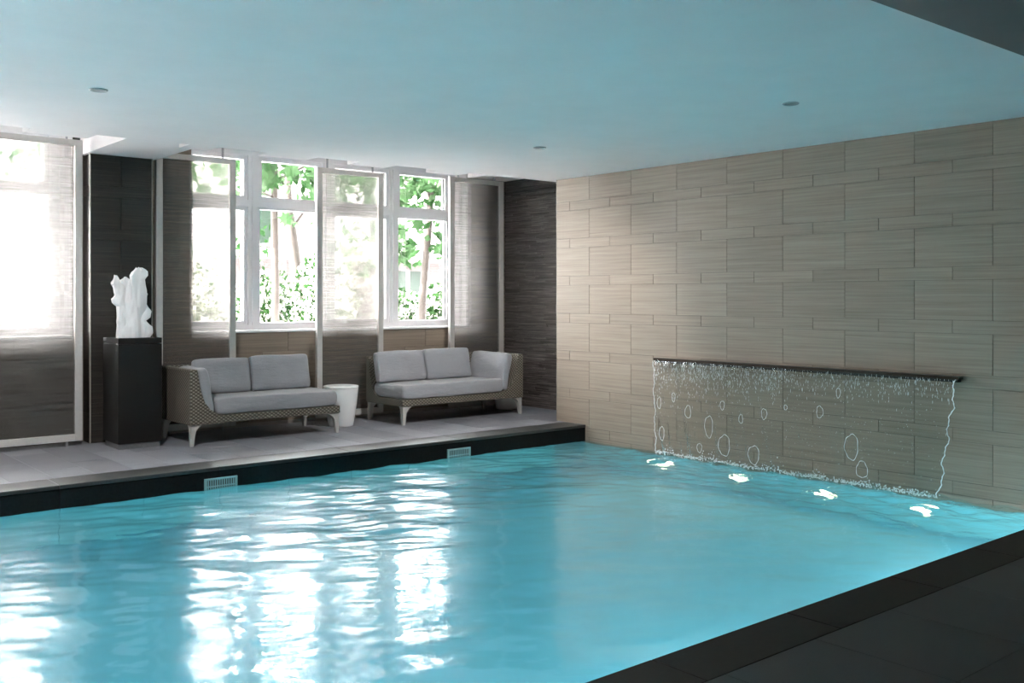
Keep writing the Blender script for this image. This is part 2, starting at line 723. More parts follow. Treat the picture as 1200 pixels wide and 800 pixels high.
# floor: subfloors with single stone pieces
fl = structure('floor', 'deck of grey stone planks beside the windows')
boxes('subfloor', [(-4.2, 8.55, POOL_Y1 + 0.03, 10.9, -0.6, -0.0018)], M_deck_joint, fl)
px, pw, plen = -0.04, 0.3165, 0.93
me_plank = box_mesh('plank', pw - 0.006, plen - 0.006, 0.012, M_deck)
i = 0
x = 2.21 - pw * 9
while x < 8.40:
    off = (0.0, 0.47, 0.23, 0.70)[i % 4]
    y = 8.25 - off
    while y < WY:
        y0, y1 = max(y, 8.25), min(y + plen, WY)
        x1 = min(x + pw, 8.41)
        if y1 - y0 > 0.05:
            full = abs(y1 - y0 - plen) < 1e-6 and x1 - x > pw - 1e-4
            me = me_plank if full else box_mesh('plank', x1 - x - 0.006, y1 - y0 - 0.006, 0.012, M_deck)
            inst('plank', me, fl, ((x + x1) / 2, (y0 + y1) / 2, -0.006 - 0.0006 * random.random()))
        y += plen
    x += pw
    i += 1

cp = structure('trim_1', 'black granite coping and fascia on the far pool edge')
for k in range(-3, 5):
    x0 = 2.16 + 1.27 * k
    x1 = min(x0 + 1.27, WX - 0.001)
    if x1 <= x0:
        continue
    me = box_mesh('coping_slab', x1 - x0 - 0.003, 0.335, 0.03, M_coping, 0.003)
    inst('coping_slab', me, cp, ((x0 + x1) / 2, 8.0825, -0.015))
    me = box_mesh('fascia_slab', x1 - x0 - 0.003, 0.03, 0.20, M_fascia)
    inst('fascia_slab', me, cp, ((x0 + x1) / 2, 7.937, -0.130))

nf = structure('floor_near', 'charcoal stone floor on the near side of the pool')
boxes('subfloor', [(-4.2, WX, -3.0, 2.60, -0.6, -0.034)], M_dark_mortar, nf)
me_nt = box_mesh('floor_tile', 0.597, 0.597, 0.014, M_near_deck)
for ix in range(-7, 13):
    for iy in range(0, 9):
        yc = 2.33 - 0.3 - 0.6 * iy
        xc = ix * 0.6 + 0.3
        if xc + 0.3 < WX:
            inst('floor_tile', me_nt, nf, (xc, yc, -0.007 - 0.0008 * random.random()))
for k in range(-5, 10):
    x0 = 0.9 * k + 0.2
    x1 = min(x0 + 0.9, WX - 0.001)
    if x1 > x0:
        inst('coping_slab', box_mesh('coping_slab', x1 - x0 - 0.003, 0.28, 0.034, M_near_coping, 0.003), nf, ((x0 + x1) / 2, 2.471, -0.017))

# pool basin
pb = structure('pool_basin', 'aqua tiled pool basin')
boxes('basin_floor', [(POOL_X0, WX, POOL_Y0 - 0.01, POOL_Y1 + 0.03, POOL_Z - 0.1, POOL_Z)], M_pool_floor, pb)
boxes('basin_backing', [(POOL_X0, WX, POOL_Y1 + 0.018, POOL_Y1 + 0.03, POOL_Z, -0.235), (POOL_X0, WX, POOL_Y0 - 0.012, POOL_Y0, POOL_Z, -0.037),
                        (POOL_X0 - 0.05, POOL_X0, POOL_Y0, POOL_Y1, POOL_Z, -0.037), (WX - 0.002, WX + 0.05, POOL_Y0, 8.0, POOL_Z, -0.32)], M_pool_grout, pb)
me_pt = box_mesh('pool_tile', 0.632, 0.016, 0.29, M_pool_wall)
me_ps = box_mesh('pool_tile', 0.016, 0.66, 0.34, M_pool_wall)
for k in range(-9, 9):
    x0 = 2.16 + 0.635 * k
    if x0 + 0.6 > WX or x0 < POOL_X0:
        continue
    for r in range(4):
        inst('pool_tile', me_pt, pb, (x0 + 0.3175, POOL_Y1 + 0.0095 + 0.001 * random.random(), -0.38 - 0.2925 * r))
for k in range(8):
    for r in range(3):
        inst('pool_tile', me_ps, pb, (WX - 0.0095, POOL_Y0 + 0.335 + 0.6635 * k, -0.49 - 0.3425 * r))


# tile courses: tall course 0.32, slim course 0.105, vertical joints of the slim course half a tile on
PITCH = 0.6333
PER = 0.4255
TILE_ME = {}


def tile_mesh(w, h, mat, axis, t=0.012):
    key = (round(w, 3), round(h, 3), mat.name, axis)
    if key not in TILE_ME:
        TILE_ME[key] = box_mesh('stone_tile', t if axis == 'x' else w, w if axis == 'x' else t, h, mat, 0.0012)
    return TILE_ME[key]


def courses(z0, z1):
    out = []
    for k in range(-3, 10):
        top = 2.52 - PER * k
        for t, b, slim in ((top, top - 0.105, True), (top - 0.105, top - PER, False)):
            t2, b2 = min(t, z1), max(b, z0)
            if t2 - b2 > 0.015:
                out.append((b2, t2, slim))
    return out


def tile_wall(parent, axis, plane, a0, a1, z0, z1, joint, mat, holes=(), name='stone_tile'):
    """axis 'x': the wall's face looks along -x at x = plane, a runs along y; 'y': face looks along -y"""
    for zb, zt, slim in courses(z0, z1):
        j = joint + (PITCH / 2 if slim else 0)
        k = math.floor((a0 - j) / PITCH)
        a = j + k * PITCH
        while a < a1:
            s0, s1 = max(a, a0), min(a + PITCH, a1)
            segs = [(s0, s1, zb, zt)]
            for (h0, h1, hz0, hz1) in holes:
                nxt = []
                for (p, q, b, t) in segs:
                    if q <= h0 or p >= h1 or t <= hz0 or b >= hz1:
                        nxt.append((p, q, b, t))
                        continue
                    if p < h0:
                        nxt.append((p, h0, b, t))
                    if q > h1:
                        nxt.append((h1, q, b, t))
                    m0, m1 = max(p, h0), min(q, h1)
                    if b < hz0:
                        nxt.append((m0, m1, b, hz0))
                    if t > hz1:
                        nxt.append((m0, m1, hz1, t))
                segs = nxt
            for (p, q, b, t) in segs:
                if q - p < 0.012 or t - b < 0.01:
                    continue
                me = tile_mesh(q - p - 0.003, t - b - 0.003, mat, axis)
                proud = 0.006 + 0.0012 * random.random()
                c = (p + q) / 2
                loc = (plane + proud, c, (b + t) / 2) if axis == 'x' else (c, plane + proud, (b + t) / 2)
                inst(name, me, parent, loc)
            a += PITCH


wr = structure('wall_right', 'wall of beige vein cut stone tiles behind the waterfall')
boxes('wall_backing', [(WX + 0.009, 8.50, 1.9, 8.397, -0.4, CEIL)], M_mortar, wr)
tile_wall(wr, 'x', WX, 1.9, 8.40, -0.33, CEIL, 5.33, M_travertine)
boxes('corner_trim', [(WX - 0.002, WX + 0.012, 8.3975, 8.402, 0.0, CEIL)], M_trim, wr)

# alcove end wall of split dark stone, and the pier beside it
wa = structure('wall_corner', 'dark split stone wall at the end of the deck')
boxes('wall_backing', [(8.435, 8.55, 8.40, 10.9, -0.1, 3.2)], M_dark_mortar, wa)


def ledger_strips(axis, plane, a0, a1, z0, z1, seed):
    rnd = random.Random(seed)
    bm = bmesh.new()
    z = z0
    while z < z1 - 0.004:
        h = rnd.choice((0.014, 0.018, 0.022, 0.026))
        zt = min(z + h, z1)
        a = a0 - rnd.random() * 0.3
        while a < a1:
            ln = rnd.uniform(0.18, 0.6)
            p, q = max(a, a0), min(a + ln, a1)
            if q - p > 0.01:
                d = rnd.uniform(0.0, 0.013)
                if axis == 'x':
                    box(bm, plane - 0.003 + d, plane + 0.02, p, q - 0.002, z, zt - 0.002)
                else:
                    box(bm, p, q - 0.002, plane - 0.003 + d, plane + 0.02, z, zt - 0.002)
            a += ln
        z = zt
    return bm


tag(obj('stone_strips', ledger_strips('x', 8.42, 8.40, WY, 0.0, POCKET, 3), M_ledger, wa), kind='stuff')

# window wall
wb_ = structure('wall_back', 'window wall clad in beige stone tiles')
boxes('wall_backing', [(2.9, 4.10, WY + 0.009, 10.6, -0.1, 3.2), (4.10, 7.79, WY + 0.009, 10.6, -0.1, 1.035), (7.79, 8.43, WY + 0.015, 10.6, -0.1, 3.2),
                       (-4.2, 2.9, WY + 0.009, 10.6, -0.1, 1.025), (-4.2, 0.04, WY + 0.009, 10.6, 1.025, 3.2)], M_mortar, wb_)
tile_wall(wb_, 'y', WY, 3.62, 7.79, 0.0, POCKET, 4.59, M_travertine, holes=((4.10, 7.79, 1.035, 3.2),))
tile_wall(wb_, 'y', WY, 0.6, 3.0, 0.0, POCKET, 1.10, M_walnut_stone, holes=((0.04, 2.9, 1.025, 3.2),))
tag(obj('stone_strips', ledger_strips('y', WY + 0.012, 7.79, 8.43, 0.0, POCKET, 5), M_ledger, wb_), kind='stuff')
boxes('jamb_lining', [(7.76, 7.789, WY - 0.004, 10.44, 1.035, POCKET), (4.101, 4.115, WY + 0.002, 10.44, 1.035, POCKET), (2.885, 2.899, WY + 0.002, 10.44, 1.025, POCKET)], M_white_paint, wb_)
boxes('skirting', [(3.62, 8.40, WY - 0.008, WY + 0.004, 0.0, 0.035)], M_trim, wb_)

wc = structure('column', 'dark stone clad column between the windows')
boxes('wall_backing', [(3.009, 3.60, 10.009, WY, 0.0, 2.83)], M_dark_mortar, wc)
tile_wall(wc, 'y', 10.0, 3.012, 3.605, 0.0, 2.83, 3.30, M_brown_stone)
tile_wall(wc, 'x', 3.0, 10.02, WY, 0.0, 2.83, 9.9, M_brown_stone)
boxes('edge_trim', [(3.002, 3.010, 9.996, 10.02, 0.0, 2.83), (3.605, 3.612, 9.996, 10.02, 0.0, 2.83)], M_trim, wc)

tag(boxes('wall_left', [(-4.3, -4.2, -3.0, 8.1, -0.2, 3.2), (-4.3, -4.2, 10.1, 10.9, -0.2, 3.2), (-4.3, -4.2, 8.1, 10.1, -0.2, 3.2)], M_rear), 'side wall beyond the pool', kind='structure')
tag(boxes('wall_front', [(-4.3, 8.55, -3.1, -3.0, -0.2, 3.2)], M_rear), 'wall behind the near deck', kind='structure')
tag(boxes('wall_side', [(WX + 0.009, 8.55, -3.0, 1.9, -0.2, 2.66)], M_rear), 'side wall of the near deck', kind='structure')


# windows: frame, mullions, transom, sashes, glass panes
def window(name, label, x0, x1, z0, cols, sill_z):
    w = structure(name, label)
    zt = POCKET - 0.002
    y0, y1 = 10.43, 10.56
    fr = [(x0, x1, y0, y1, z0, z0 + 0.055), (x0, x1, y0, y1, 3.03, zt)]
    fr += [(x0, cols[0][0], y0, y1, z0 + 0.055, 3.03), (cols[-1][1], x1, y0, y1, z0 + 0.055, 3.03)]
    boxes('frame', fr, M_white_paint, w)
    for (a, b), (c, d) in zip(cols, cols[1:]):
        boxes('mullion', [(b, c, y0 + 0.002, y1, z0 + 0.055, 3.03), ((b + c) / 2 - 0.02, (b + c) / 2 + 0.02, y0 - 0.015, y0 + 0.003, z0 + 0.055, 3.03)], M_white_paint, w)
    boxes('transom', [(cols[0][0], cols[-1][1], y0 - 0.006, y1, 2.455, 2.53)], M_white_paint, w)
    for i, (a, b) in enumerate(cols):
        for (u0, u1, sash) in ((z0 + 0.055, 2.455, (i + len(cols)) % 2 == 0), (2.53, 3.03, True)):
            s = 0.045 if sash else 0.022
            ys = y0 + 0.025
            boxes('sash', [(a, a + s, ys, y1 - 0.02, u0, u1), (b - s, b, ys, y1 - 0.02, u0, u1), (a + s, b - s, ys, y1 - 0.02, u0, u0 + s), (a + s, b - s, ys, y1 - 0.02, u1 - s, u1)], M_white_paint, w)
            boxes('gasket', [(a + s, a + s + 0.006, GLASS_Y - 0.012, GLASS_Y + 0.012, u0 + s, u1 - s), (b - s - 0.006, b - s, GLASS_Y - 0.012, GLASS_Y + 0.012, u0 + s, u1 - s)], M_dark_gap, w)
            boxes('pane', [(a + s, b - s, GLASS_Y - 0.003, GLASS_Y + 0.003, u0 + s, u1 - s)], M_glass, w)
    boxes('sill', [(x0 + 0.012, x1 - 0.025, WY - 0.025, y0, sill_z, sill_z + 0.022)], M_white_paint, w)
    return w


window('window_1', 'white framed window behind the leftmost sheer screen', 0.04, 2.9, 1.05, [(0.12, 0.92), (1.06, 1.84), (2.0, 2.74)], 1.027)
window('window_2', 'white framed four bay window above the two sofas', 4.10, 7.79, 1.06, [(4.17, 4.85), (4.98, 5.79), (5.93, 6.74), (6.86, 7.66)], 1.037)
for x0, x1 in ((0.04, 2.9), (4.10, 7.79)):
    tag(boxes('wall_lintel', [(x0, x1, 10.56, 10.9, POCKET - 0.05, 3.2)], M_white_paint), 'lintel above the window', kind='structure')

# ---------------------------------------------------------------- pool water
xs = np.concatenate([np.linspace(POOL_X0, 0.4, 60, endpoint=False), np.linspace(0.4, 6.4, 210, endpoint=False), np.linspace(6.4, WX - 0.0175, 110)])
NX, NY = len(xs), 240
ys = np.linspace(POOL_Y0 + 0.001, POOL_Y1 + 0.001, NY)
GX, GY = np.meshgrid(xs, ys, indexing='ij')
rng = np.random.default_rng(11)
Z = np.zeros_like(GX)


def lowf(seed, s):
    r = np.random.default_rng(seed)
    f = np.zeros_like(GX)
    for _ in range(6):
        a = r.uniform(0, 2 * PI)
        k = 2 * PI / (s * r.uniform(0.7, 1.6))
        f += np.sin(k * (GX * math.cos(a) + GY * math.sin(a)) + r.uniform(0, 6.28))
    return f / 6 ** 0.5


# livelier towards the window side, calmer on the near side
live = 0.5 + 0.85 * np.clip((GY - 4.9) / 1.6, 0, 1) * np.clip((GX - 1.6) / 1.8, 0, 1)
mod = np.clip(0.75 + 0.45 * lowf(5, 2.2), 0.15, 1.6) * live
mod2 = np.clip(0.75 + 0.45 * lowf(8, 1.6), 0.15, 1.6) * live
for i in range(60):
    lam = 0.12 * (0.8 / 0.12) ** rng.random()
    ang = R(rng.normal(52, 26)) + (PI if rng.random() < 0.3 else 0)
    k = 2 * PI / lam
    slope = 0.013
    amp = slope / k
    Z += amp * np.sin(k * (GX * math.cos(ang) + GY * math.sin(ang)) + rng.uniform(0, 6.28) + 0.9 * lowf(100 + i, 1.5)) * (mod if i % 2 else mod2)
near = np.exp(-np.clip(WX - GX, 0, 9) / 0.8) * np.clip((GY - 2.9) / 0.6, 0, 1) * np.clip((7.5 - GY) / 0.8, 0, 1)
for i in range(30):
    lam = rng.uniform(0.09, 0.32)
    ang = rng.uniform(0, 2 * PI)
    k = 2 * PI / lam
    Z += near * 0.08 / k * np.sin(k * (GX * math.cos(ang) + GY * math.sin(ang)) + rng.uniform(0, 6.28))
vs = np.stack([GX, GY, Z + WATER], -1).reshape(-1, 3)
idx = np.arange(NX * NY).reshape(NX, NY)
fs = np.stack([idx[:-1, :-1], idx[1:, :-1], idx[1:, 1:], idx[:-1, 1:]], -1).reshape(-1, 4)
pwat = pyobj('pool_water', vs.tolist(), fs.tolist(), M_water, None, True)
tag(pwat, 'rippled turquoise water filling the swimming pool', 'water')

# underwater lights: added unseen ones on the near wall, warm ones under the waterfall
me_lens = None


def pool_light(loc, axis, label, group=None, mat=None, r=0.11):
    t = thing('underwater_light', label, 'light', loc, 0, group)
    rot = {'y': (R(-90), 0, 0), 'x': (0, R(-90), 0)}[axis]
    bm = bmesh.new()
    lathe(bm, [(r, 0), (r, 0.02), (r * 0.82, 0.03), (r * 0.80, 0.012), (0.0, 0.012)], 20)
    obj('bezel', bm, M_steel, t, True, None, rot)
    bm = bmesh.new()
    lathe(bm, [(r * 0.79, 0.013), (r * 0.6, 0.022), (0, 0.026)], 20)
    obj('lens', bm, mat, t, True, None, rot)
    return t


for q, lx in enumerate((-1.0, 1.6, 4.2, 6.6)):
    pool_light((lx, POOL_Y0 + 0.001, -0.85), 'y', 'added unseen round underwater light on the near pool wall, ' + ('fourth', 'third', 'second', 'first')[q] + ' from the waterfall wall', 'added unseen lights on the near pool wall', M_pool_fill)
for yy, word in ((6.72, 'farthest of the four, by the deck corner'), (5.78, 'second from the deck corner'), (4.86, 'third from the deck corner'), (3.98, 'nearest the camera, under the sheet edge')):
    pool_light((WX - 0.0175, yy, -0.72), 'x', 'warm glowing underwater light below the waterfall, ' + word, None, M_warm_lamp, 0.085)

# skimmer grilles
def grille(x, label):
    t = thing('skimmer_grille', label, 'grille', (x, 7.9215, -0.155))
    boxes('frame', [(-0.145, 0.145, -0.012, 0.0, 0.05, 0.066), (-0.145, 0.145, -0.012, 0.0, -0.075, -0.055), (-0.145, -0.122, -0.012, 0.0, -0.055, 0.05), (0.122, 0.145, -0.012, 0.0, -0.055, 0.05)], M_grille, t, 0.002)
    boxes('back_plate', [(-0.12, 0.12, -0.003, 0.0, -0.055, 0.05)], M_dark_gap, t)
    me = box_mesh('slat', 0.009, 0.009, 0.104, M_grille)
    for k in range(12):
        inst('slat', me, t, (-0.11 + k * 0.02, -0.006, -0.0025))
    boxes('crossbar', [(-0.122, 0.122, -0.010, -0.002, -0.008, 0.002)], M_grille, t)


grille(3.435, 'pale slotted skimmer grille at the waterline below the first sofa')
grille(5.935, 'pale slotted skimmer grille at the waterline below the second sofa')

# ---------------------------------------------------------------- waterfall
FX = 7.63
fall = thing('water_spout', 'long dark bronze waterfall lip fixed to the beige stone wall', 'waterfall', (WX, 5.25, 0.79))
boxes('lip', [(FX - WX, 0.0, -1.59, 1.59, -0.012, 0.012)], M_bronze, fall, 0.002)
boxes('underside_channel', [(FX - WX + 0.012, -0.002, -1.575, 1.575, -0.034, -0.012)], M_dark_gap, fall)

sheet = thing('water_sheet', 'thin clear sheet of falling water below the bronze lip', 'water', (FX, 5.25, WATER))
H = 0.79 - 0.012 - WATER
NYs, NZs = 130, 30
rows = []
verts = []


def edge_y(u, v):
    """u: 0 right end .. 1 left end, v: 0 top .. 1 bottom"""
    l = -1.57 + 0.13 * v ** 1.1 + 0.012 * math.sin(v * 21) + 0.008 * math.sin(v * 47)
    r = 1.58 - 0.05 * v + 0.008 * math.sin(v * 19 + 1) + 0.005 * math.sin(v * 43)
    return l + (r - l) * u


def film_x(y, v):
    return -0.03 * v ** 0.5 + 0.004 * math.sin(y * 19 + v * 5) * v + 0.002 * math.sin(y * 53 + v * 13)


for i in range(NYs + 1):
    for k in range(NZs + 1):
        v = k / NZs
        y = edge_y(i / NYs, v)
        verts.append((film_x(y, v), y, H * (1 - v)))
faces = []
for i in range(NYs):
    for k in range(NZs):
        a = i * (NZs + 1) + k
        faces.append((a, a + 1, a + NZs + 2, a + NZs + 1))
pyobj('film', verts, faces, M_film, sheet, True)
for s in (0, 1):
    bm = bmesh.new()
    pts = []
    rad = []
    for k in range(61):
        v = k / 60
        y = edge_y(s, v) + 0.003 * math.sin(k * 2.1)
        pts.append((film_x(y, v), y, H * (1 - v) + 0.0))
        rad.append((0.0028 + 0.0028 * abs(math.sin(k * 1.7))) if s == 0 else 0.0018 + 0.0016 * abs(math.sin(k * 1.3)))
    tube(bm, pts, rad, 6)
    obj('edge_thread', bm, M_ring, sheet, True)
rings = [(6.74, .35, .024, .058), (6.55, .42, .021, .046), (6.36, .29, .036, .062), (6.10, .17, .049, .105), (5.94, .39, .024, .043), (5.72, .28, .024, .043), (5.46, .35, .03, .05),
         (5.23, .43, .016, .022), (4.88, .42, .032, .052), (4.57, .15, .062, .108), (4.47, -.03, .052, .07), (5.91, .01, .066, .10), (5.57, -.04, .06, .085), (6.21, -.05, .03, .045), (6.70, .04, .036, .07), (4.70, .60, .02, .042)]
rnd = random.Random(4)
for (y, z, a, b) in rings:
    bm = bmesh.new()
    pts, rad = [], []
    ph = rnd.uniform(0, 6)
    n = 26
    for k in range(n):
        th = 2 * PI * k / n
        w = 1 + 0.07 * math.sin(3 * th + ph) + 0.04 * math.sin(7 * th + 2 * ph)
        yy = y - 5.25 + a * w * math.cos(th)
        zz = z - WATER + b * w * math.sin(th)
        if zz < 0.005:
            zz = 0.005
        v = 1 - zz / H
        pts.append((film_x(yy, max(v, 0)) - 0.002, yy, zz))
        rad.append(0.0013 + 0.0018 * abs(math.sin(k * 2.3 + ph)) * (1.3 if a > .05 else 0.8))
    tube(bm, pts, rad, 5, True)
    obj('bubble_ring', bm, M_ring, sheet, True)
# beads and short streaks breaking up below the lip
V, F = [], []


def bead(x, y, z, r, h):
    b = len(V)
    V.extend([(x, y, z + h), (x - r, y, z), (x, y - r, z), (x + r, y, z), (x, y + r, z), (x, y, z - h)])
    for p in ((1, 2), (2, 3), (3, 4), (4, 1)):
        F.append((b, b + p[0], b + p[1]))
        F.append((b + 5, b + p[1], b + p[0]))


for k in range(2000):
    u = rnd.random()
    far = max(0.0, (u - 0.1)) ** 0.7
    v = abs(rnd.gauss(0, 0.09 + 0.09 * far))
    if v > 0.8 or (u < 0.5 and rnd.random() < 0.55):
        continue
    y = edge_y(u, v)
    bead(film_x(y, v) - 0.002, y, H * (1 - v) - 0.006, rnd.uniform(0.001, 0.0022), rnd.uniform(0.004, 0.020))
for k in range(500):
    u, v = rnd.random(), rnd.random() ** 0.8
    y = edge_y(u, v)
    bead(film_x(y, v) - 0.002, y, max(0.02, H * (1 - v)), rnd.uniform(0.001, 0.002), rnd.uniform(0.002, 0.006))
tag(pyobj('droplets', V, F, M_ring, sheet), kind='stuff')
# splash where the sheet lands
V, F = [], []
for k in range(900):
    u = rnd.random()
    y = edge_y(u, 1.0) + rnd.gauss(0, 0.02)
    h = abs(rnd.gauss(0, 0.016)) * (1 + 1.2 * (mnoise.noise((y * 4, 0, 0)) > 0.12))
    bead(-0.03 + rnd.gauss(0, 0.02), y, h + 0.002, rnd.uniform(0.004, 0.010), rnd.uniform(0.004, 0.010))
tag(pyobj('splash', V, F, M_ring, sheet), kind='stuff')

# ---------------------------------------------------------------- sliding sheer screens
def screen(x0, x1, y, zt, label, glide=True):
    w = x1 - x0
    t = thing('sliding_screen', label, 'screen', (x0, y, 0.0))
    zb = 0.045
    fw, d = 0.068, 0.045
    boxes('stile', [(0, fw, -d / 2, d / 2, zb, zt)], M_screen_frame, t, 0.003)
    boxes('stile', [(w - fw, w, -d / 2, d / 2, zb, zt)], M_screen_frame, t, 0.003)
    boxes('rail', [(fw, w - fw, -d / 2, d / 2, zt - fw * 0.85, zt)], M_screen_frame, t, 0.003)
    boxes('rail', [(fw, w - fw, -d / 2, d / 2, zb, zb + fw)], M_screen_frame, t, 0.003)
    boxes('sheer_panel', [(fw - 0.01, w - fw + 0.01, -0.002, 0.002, zb + fw - 0.01, zt - fw * 0.85 + 0.01)], M_screen, t)
    for px in (0.14, w - 0.14):
        bm = bmesh.new()
        lathe(bm, [(0.012, zt - 0.002), (0.012, POCKET), (0, POCKET)], 10, px, 0, 0)
        obj('hanger_pin', bm, M_steel, t)
        bm = bmesh.new()
        lathe(bm, [(0, 0.0), (0.014, 0.0), (0.014, zb + 0.002)], 10, px, 0, 0)
        obj('floor_guide', bm, M_steel, t)
    return t


screen(1.22, 2.915, 9.955, 2.94, 'wide sheer screen left of the dark column, before the first window')
screen(3.665, 4.525, 10.06, 2.915, 'sheer screen in metal frame behind the black pedestal and first sofa')
screen(5.505, 6.395, 10.06, 2.915, 'sheer screen in metal frame behind the gap between the sofas')
screen(7.31, 8.18, 9.955, 2.94, 'sheer screen in metal frame beside the dark split stone corner')

# ---------------------------------------------------------------- sofas
ARM = [(0.0, 0.205), (0.0, 0.72), (0.008, 0.735), (0.066, 0.735), (0.076, 0.72), (0.088, 0.62), (0.108, 0.52), (0.145, 0.42), (0.20, 0.345), (0.275, 0.295), (0.34, 0.283), (0.34, 0.205)]


def leg_bm(sx, sy):
    """square tapered leg, flaring towards the middle of the sofa at its top; sx, sy point inwards"""
    bm = bmesh.new()
    prev = None
    for z, wi in ((0.0, 0.030), (0.10, 0.042), (0.145, 0.052), (0.175, 0.072), (0.195, 0.105), (0.207, 0.14)):
        wy = 0.034 + 0.14 * (z / 0.207) * 0.12 + (wi - 0.042) * 0.4 * (wi > 0.042)
        xa, xb = (0, wi) if sx > 0 else (-wi, 0)
        ya, yb = (0, wy) if sy > 0 else (-wy, 0)
        ring = [bm.verts.new(p) for p in ((xa, ya, z), (xb, ya, z), (xb, yb, z), (xa, yb, z))]
        if prev:
            for i in range(4):
                j = (i + 1) % 4
                bm.faces.new((prev[i], prev[j], ring[j], ring[i]))
        else:
            bm.faces.new(ring[::-1])
        prev = ring
    bm.faces.new(prev)
    return bm


def cushion_bm(sx, sy, sz, thin, n=12, puff=0.22, seed=0, crease=0.006, rnd_rim=1.0):
    """soft box; thin = index of the axis that bulges"""
    bm = bmesh.new()
    bmesh.ops.create_cube(bm, size=2.0)
    bmesh.ops.subdivide_edges(bm, edges=bm.edges[:], cuts=n - 1, use_grid_fill=True)
    ax = [0, 1, 2]
    ax.remove(thin)
    half = [sx / 2, sy / 2, sz / 2]
    for v in bm.verts:
        p = list(v.co)
        q = [0, 0, 0]
        for a in range(3):
            q[a] = math.copysign(abs(p[a]) ** 0.85, p[a]) if a != thin else p[a]
        u, w = q[ax[0]], q[ax[1]]
        fall = (1 - abs(u) ** 5 * puff * 1.3) * (1 - abs(w) ** 5 * puff * 1.3)
        rim = max(abs(u), abs(w))
        t = q[thin] * fall
        # rounded rim: pull in where the side meets the faces
        rr = 1 - 0.10 * rnd_rim * abs(t) ** 3 * (rim ** 6)
        # corners pulled in slightly
        cc = 1 - 0.035 * (abs(u) * abs(w)) ** 6
        edge_in = 1 - 0.018 * (1 - (abs(w)) ** 2) * (abs(u) ** 8)
        co = [0, 0, 0]
        co[thin] = t * half[thin]
        co[ax[0]] = u * half[ax[0]] * rr * cc * edge_in
        co[ax[1]] = w * half[ax[1]] * rr * cc
        nv = mnoise.noise((co[0] * 6 + seed, co[1] * 6, co[2] * 6 + seed * 2))
        nv2 = mnoise.noise((co[0] * 14 + seed, co[1] * 14, co[2] * 5 + seed * 2))
        co[thin] += math.copysign(1, t) * (nv * crease * 1.6 + nv2 * crease * 0.7) * min(1, abs(t) * 2)
        co[ax[1]] += nv * crease * 0.8
        v.co = co
    return bm


def soften(o):
    m = o.modifiers.new('smooth', 'SUBSURF')
    m.levels = 1
    m.render_levels = 1
    return o


def make_sofa(label, x, y, L, D, mirror):
    """arm at local x = 0 (mirror: at x = L); front at local y = 0"""
    t = thing('wicker_sofa', label, 'sofa', (x, y, 0))
    mx = (lambda u: L - u) if mirror else (lambda u: u)
    bm = bmesh.new()
    prism(bm, [(mx(u), v) for u, v in ARM], 'y', 0.0, D)
    obj('arm', bm, M_wicker, t)
    bm = bmesh.new()
    prism(bm, [(D - u * 0.8, v) for u, v in ARM], 'x', *((0.002, L - 0.004) if mirror else (0.004, L - 0.002)))
    obj('backrest', bm, M_wicker, t)
    a, b = (0.0, L - 0.335) if mirror else (0.335, L)
    boxes('seat_base', [(a, b, 0.0, D - 0.02, 0.208, 0.282)], M_wicker, t, 0.006)
    for lx, sx in ((0.012, 1), (L - 0.012, -1)):
        for ly, sy in ((0.012, 1), (D - 0.015, -1)):
            obj('leg', leg_bm(sx, sy), M_leg, t, False, (lx, ly, 0))
    sl = L - 0.265
    bm = cushion_bm(sl, D - 0.13, 0.165, 2, 16, 0.05, 3 if mirror else 1, 0.004, 0.45)
    cx = (sl / 2 - 0.0) if mirror else (L - sl / 2 + 0.0)
    c = soften(obj('seat_cushion', bm, M_fabric, t, True, (cx, (D - 0.13) / 2 + 0.005, 0.283 + 0.0815)))
    return t


S1X, S1Y, S1L, SD = 3.655, 9.13, 1.625, 0.77
S2X, S2Y, S2L = 6.08, 9.15, 1.76
make_sofa('woven wicker sofa with one high arm beside the black pedestal', S1X, S1Y, S1L, SD, False)
make_sofa('woven wicker sofa with one high arm beside the dark stone corner', S2X, S2Y, S2L, SD, True)


def back_cushion(x, y, w, h, label, seed, lean=12, rz=0.0, th=0.17, z0=0.445):
    bm = cushion_bm(w, th, h, 1, 12, 0.26, seed, 0.009)
    o = obj('back_cushion', bm, M_fabric, None, True, (x, y, z0 + h / 2 * math.cos(R(lean))), (R(-lean), 0, rz))
    soften(o)
    return tag(o, label, 'cushion', 'loose grey sofa cushions')


back_cushion(4.195, 9.655, 0.60, 0.36, 'grey back cushion of the first sofa, nearer the black pedestal', 11)
back_cushion(4.84, 9.655, 0.68, 0.37, 'grey back cushion of the first sofa, at its open end', 17)
back_cushion(6.39, 9.675, 0.66, 0.36, 'grey back cushion of the second sofa, at its open end', 23)
back_cushion(7.06, 9.675, 0.68, 0.37, 'grey middle back cushion of the second sofa', 29)
back_cushion(3.835, 9.45, 0.60, 0.45, 'grey side cushion leaning on the wicker arm beside the pedestal', 31, 11, R(90), 0.13, 0.295)
back_cushion(7.60, 9.51, 0.70, 0.46, 'grey side cushion leaning on the wicker arm by the dark corner', 37, 11, R(-90), 0.15, 0.30)


# ---------------------------------------------------------------- drum tables
def drum(x, y, r, label):
    t = thing('drum_table', label, 'table', (x, y, 0))
    bm = bmesh.new()
    lathe(bm, [(0, 0.0), (r * 0.66, 0.0), (r * 0.70, 0.012), (r * 0.76, 0.08), (r * 0.90, 0.26), (r * 0.975, 0.40), (r * 0.98, 0.42)], 48)
    obj('body', bm, M_ceramic, t, True)
    bm = bmesh.new()
    lathe(bm, [(r * 0.955, 0.418), (r * 0.985, 0.424), (r, 0.434), (r * 0.985, 0.445), (r * 0.9, 0.449), (0, 0.449)], 48)
    obj('table_top', bm, M_ceramic, t, True)


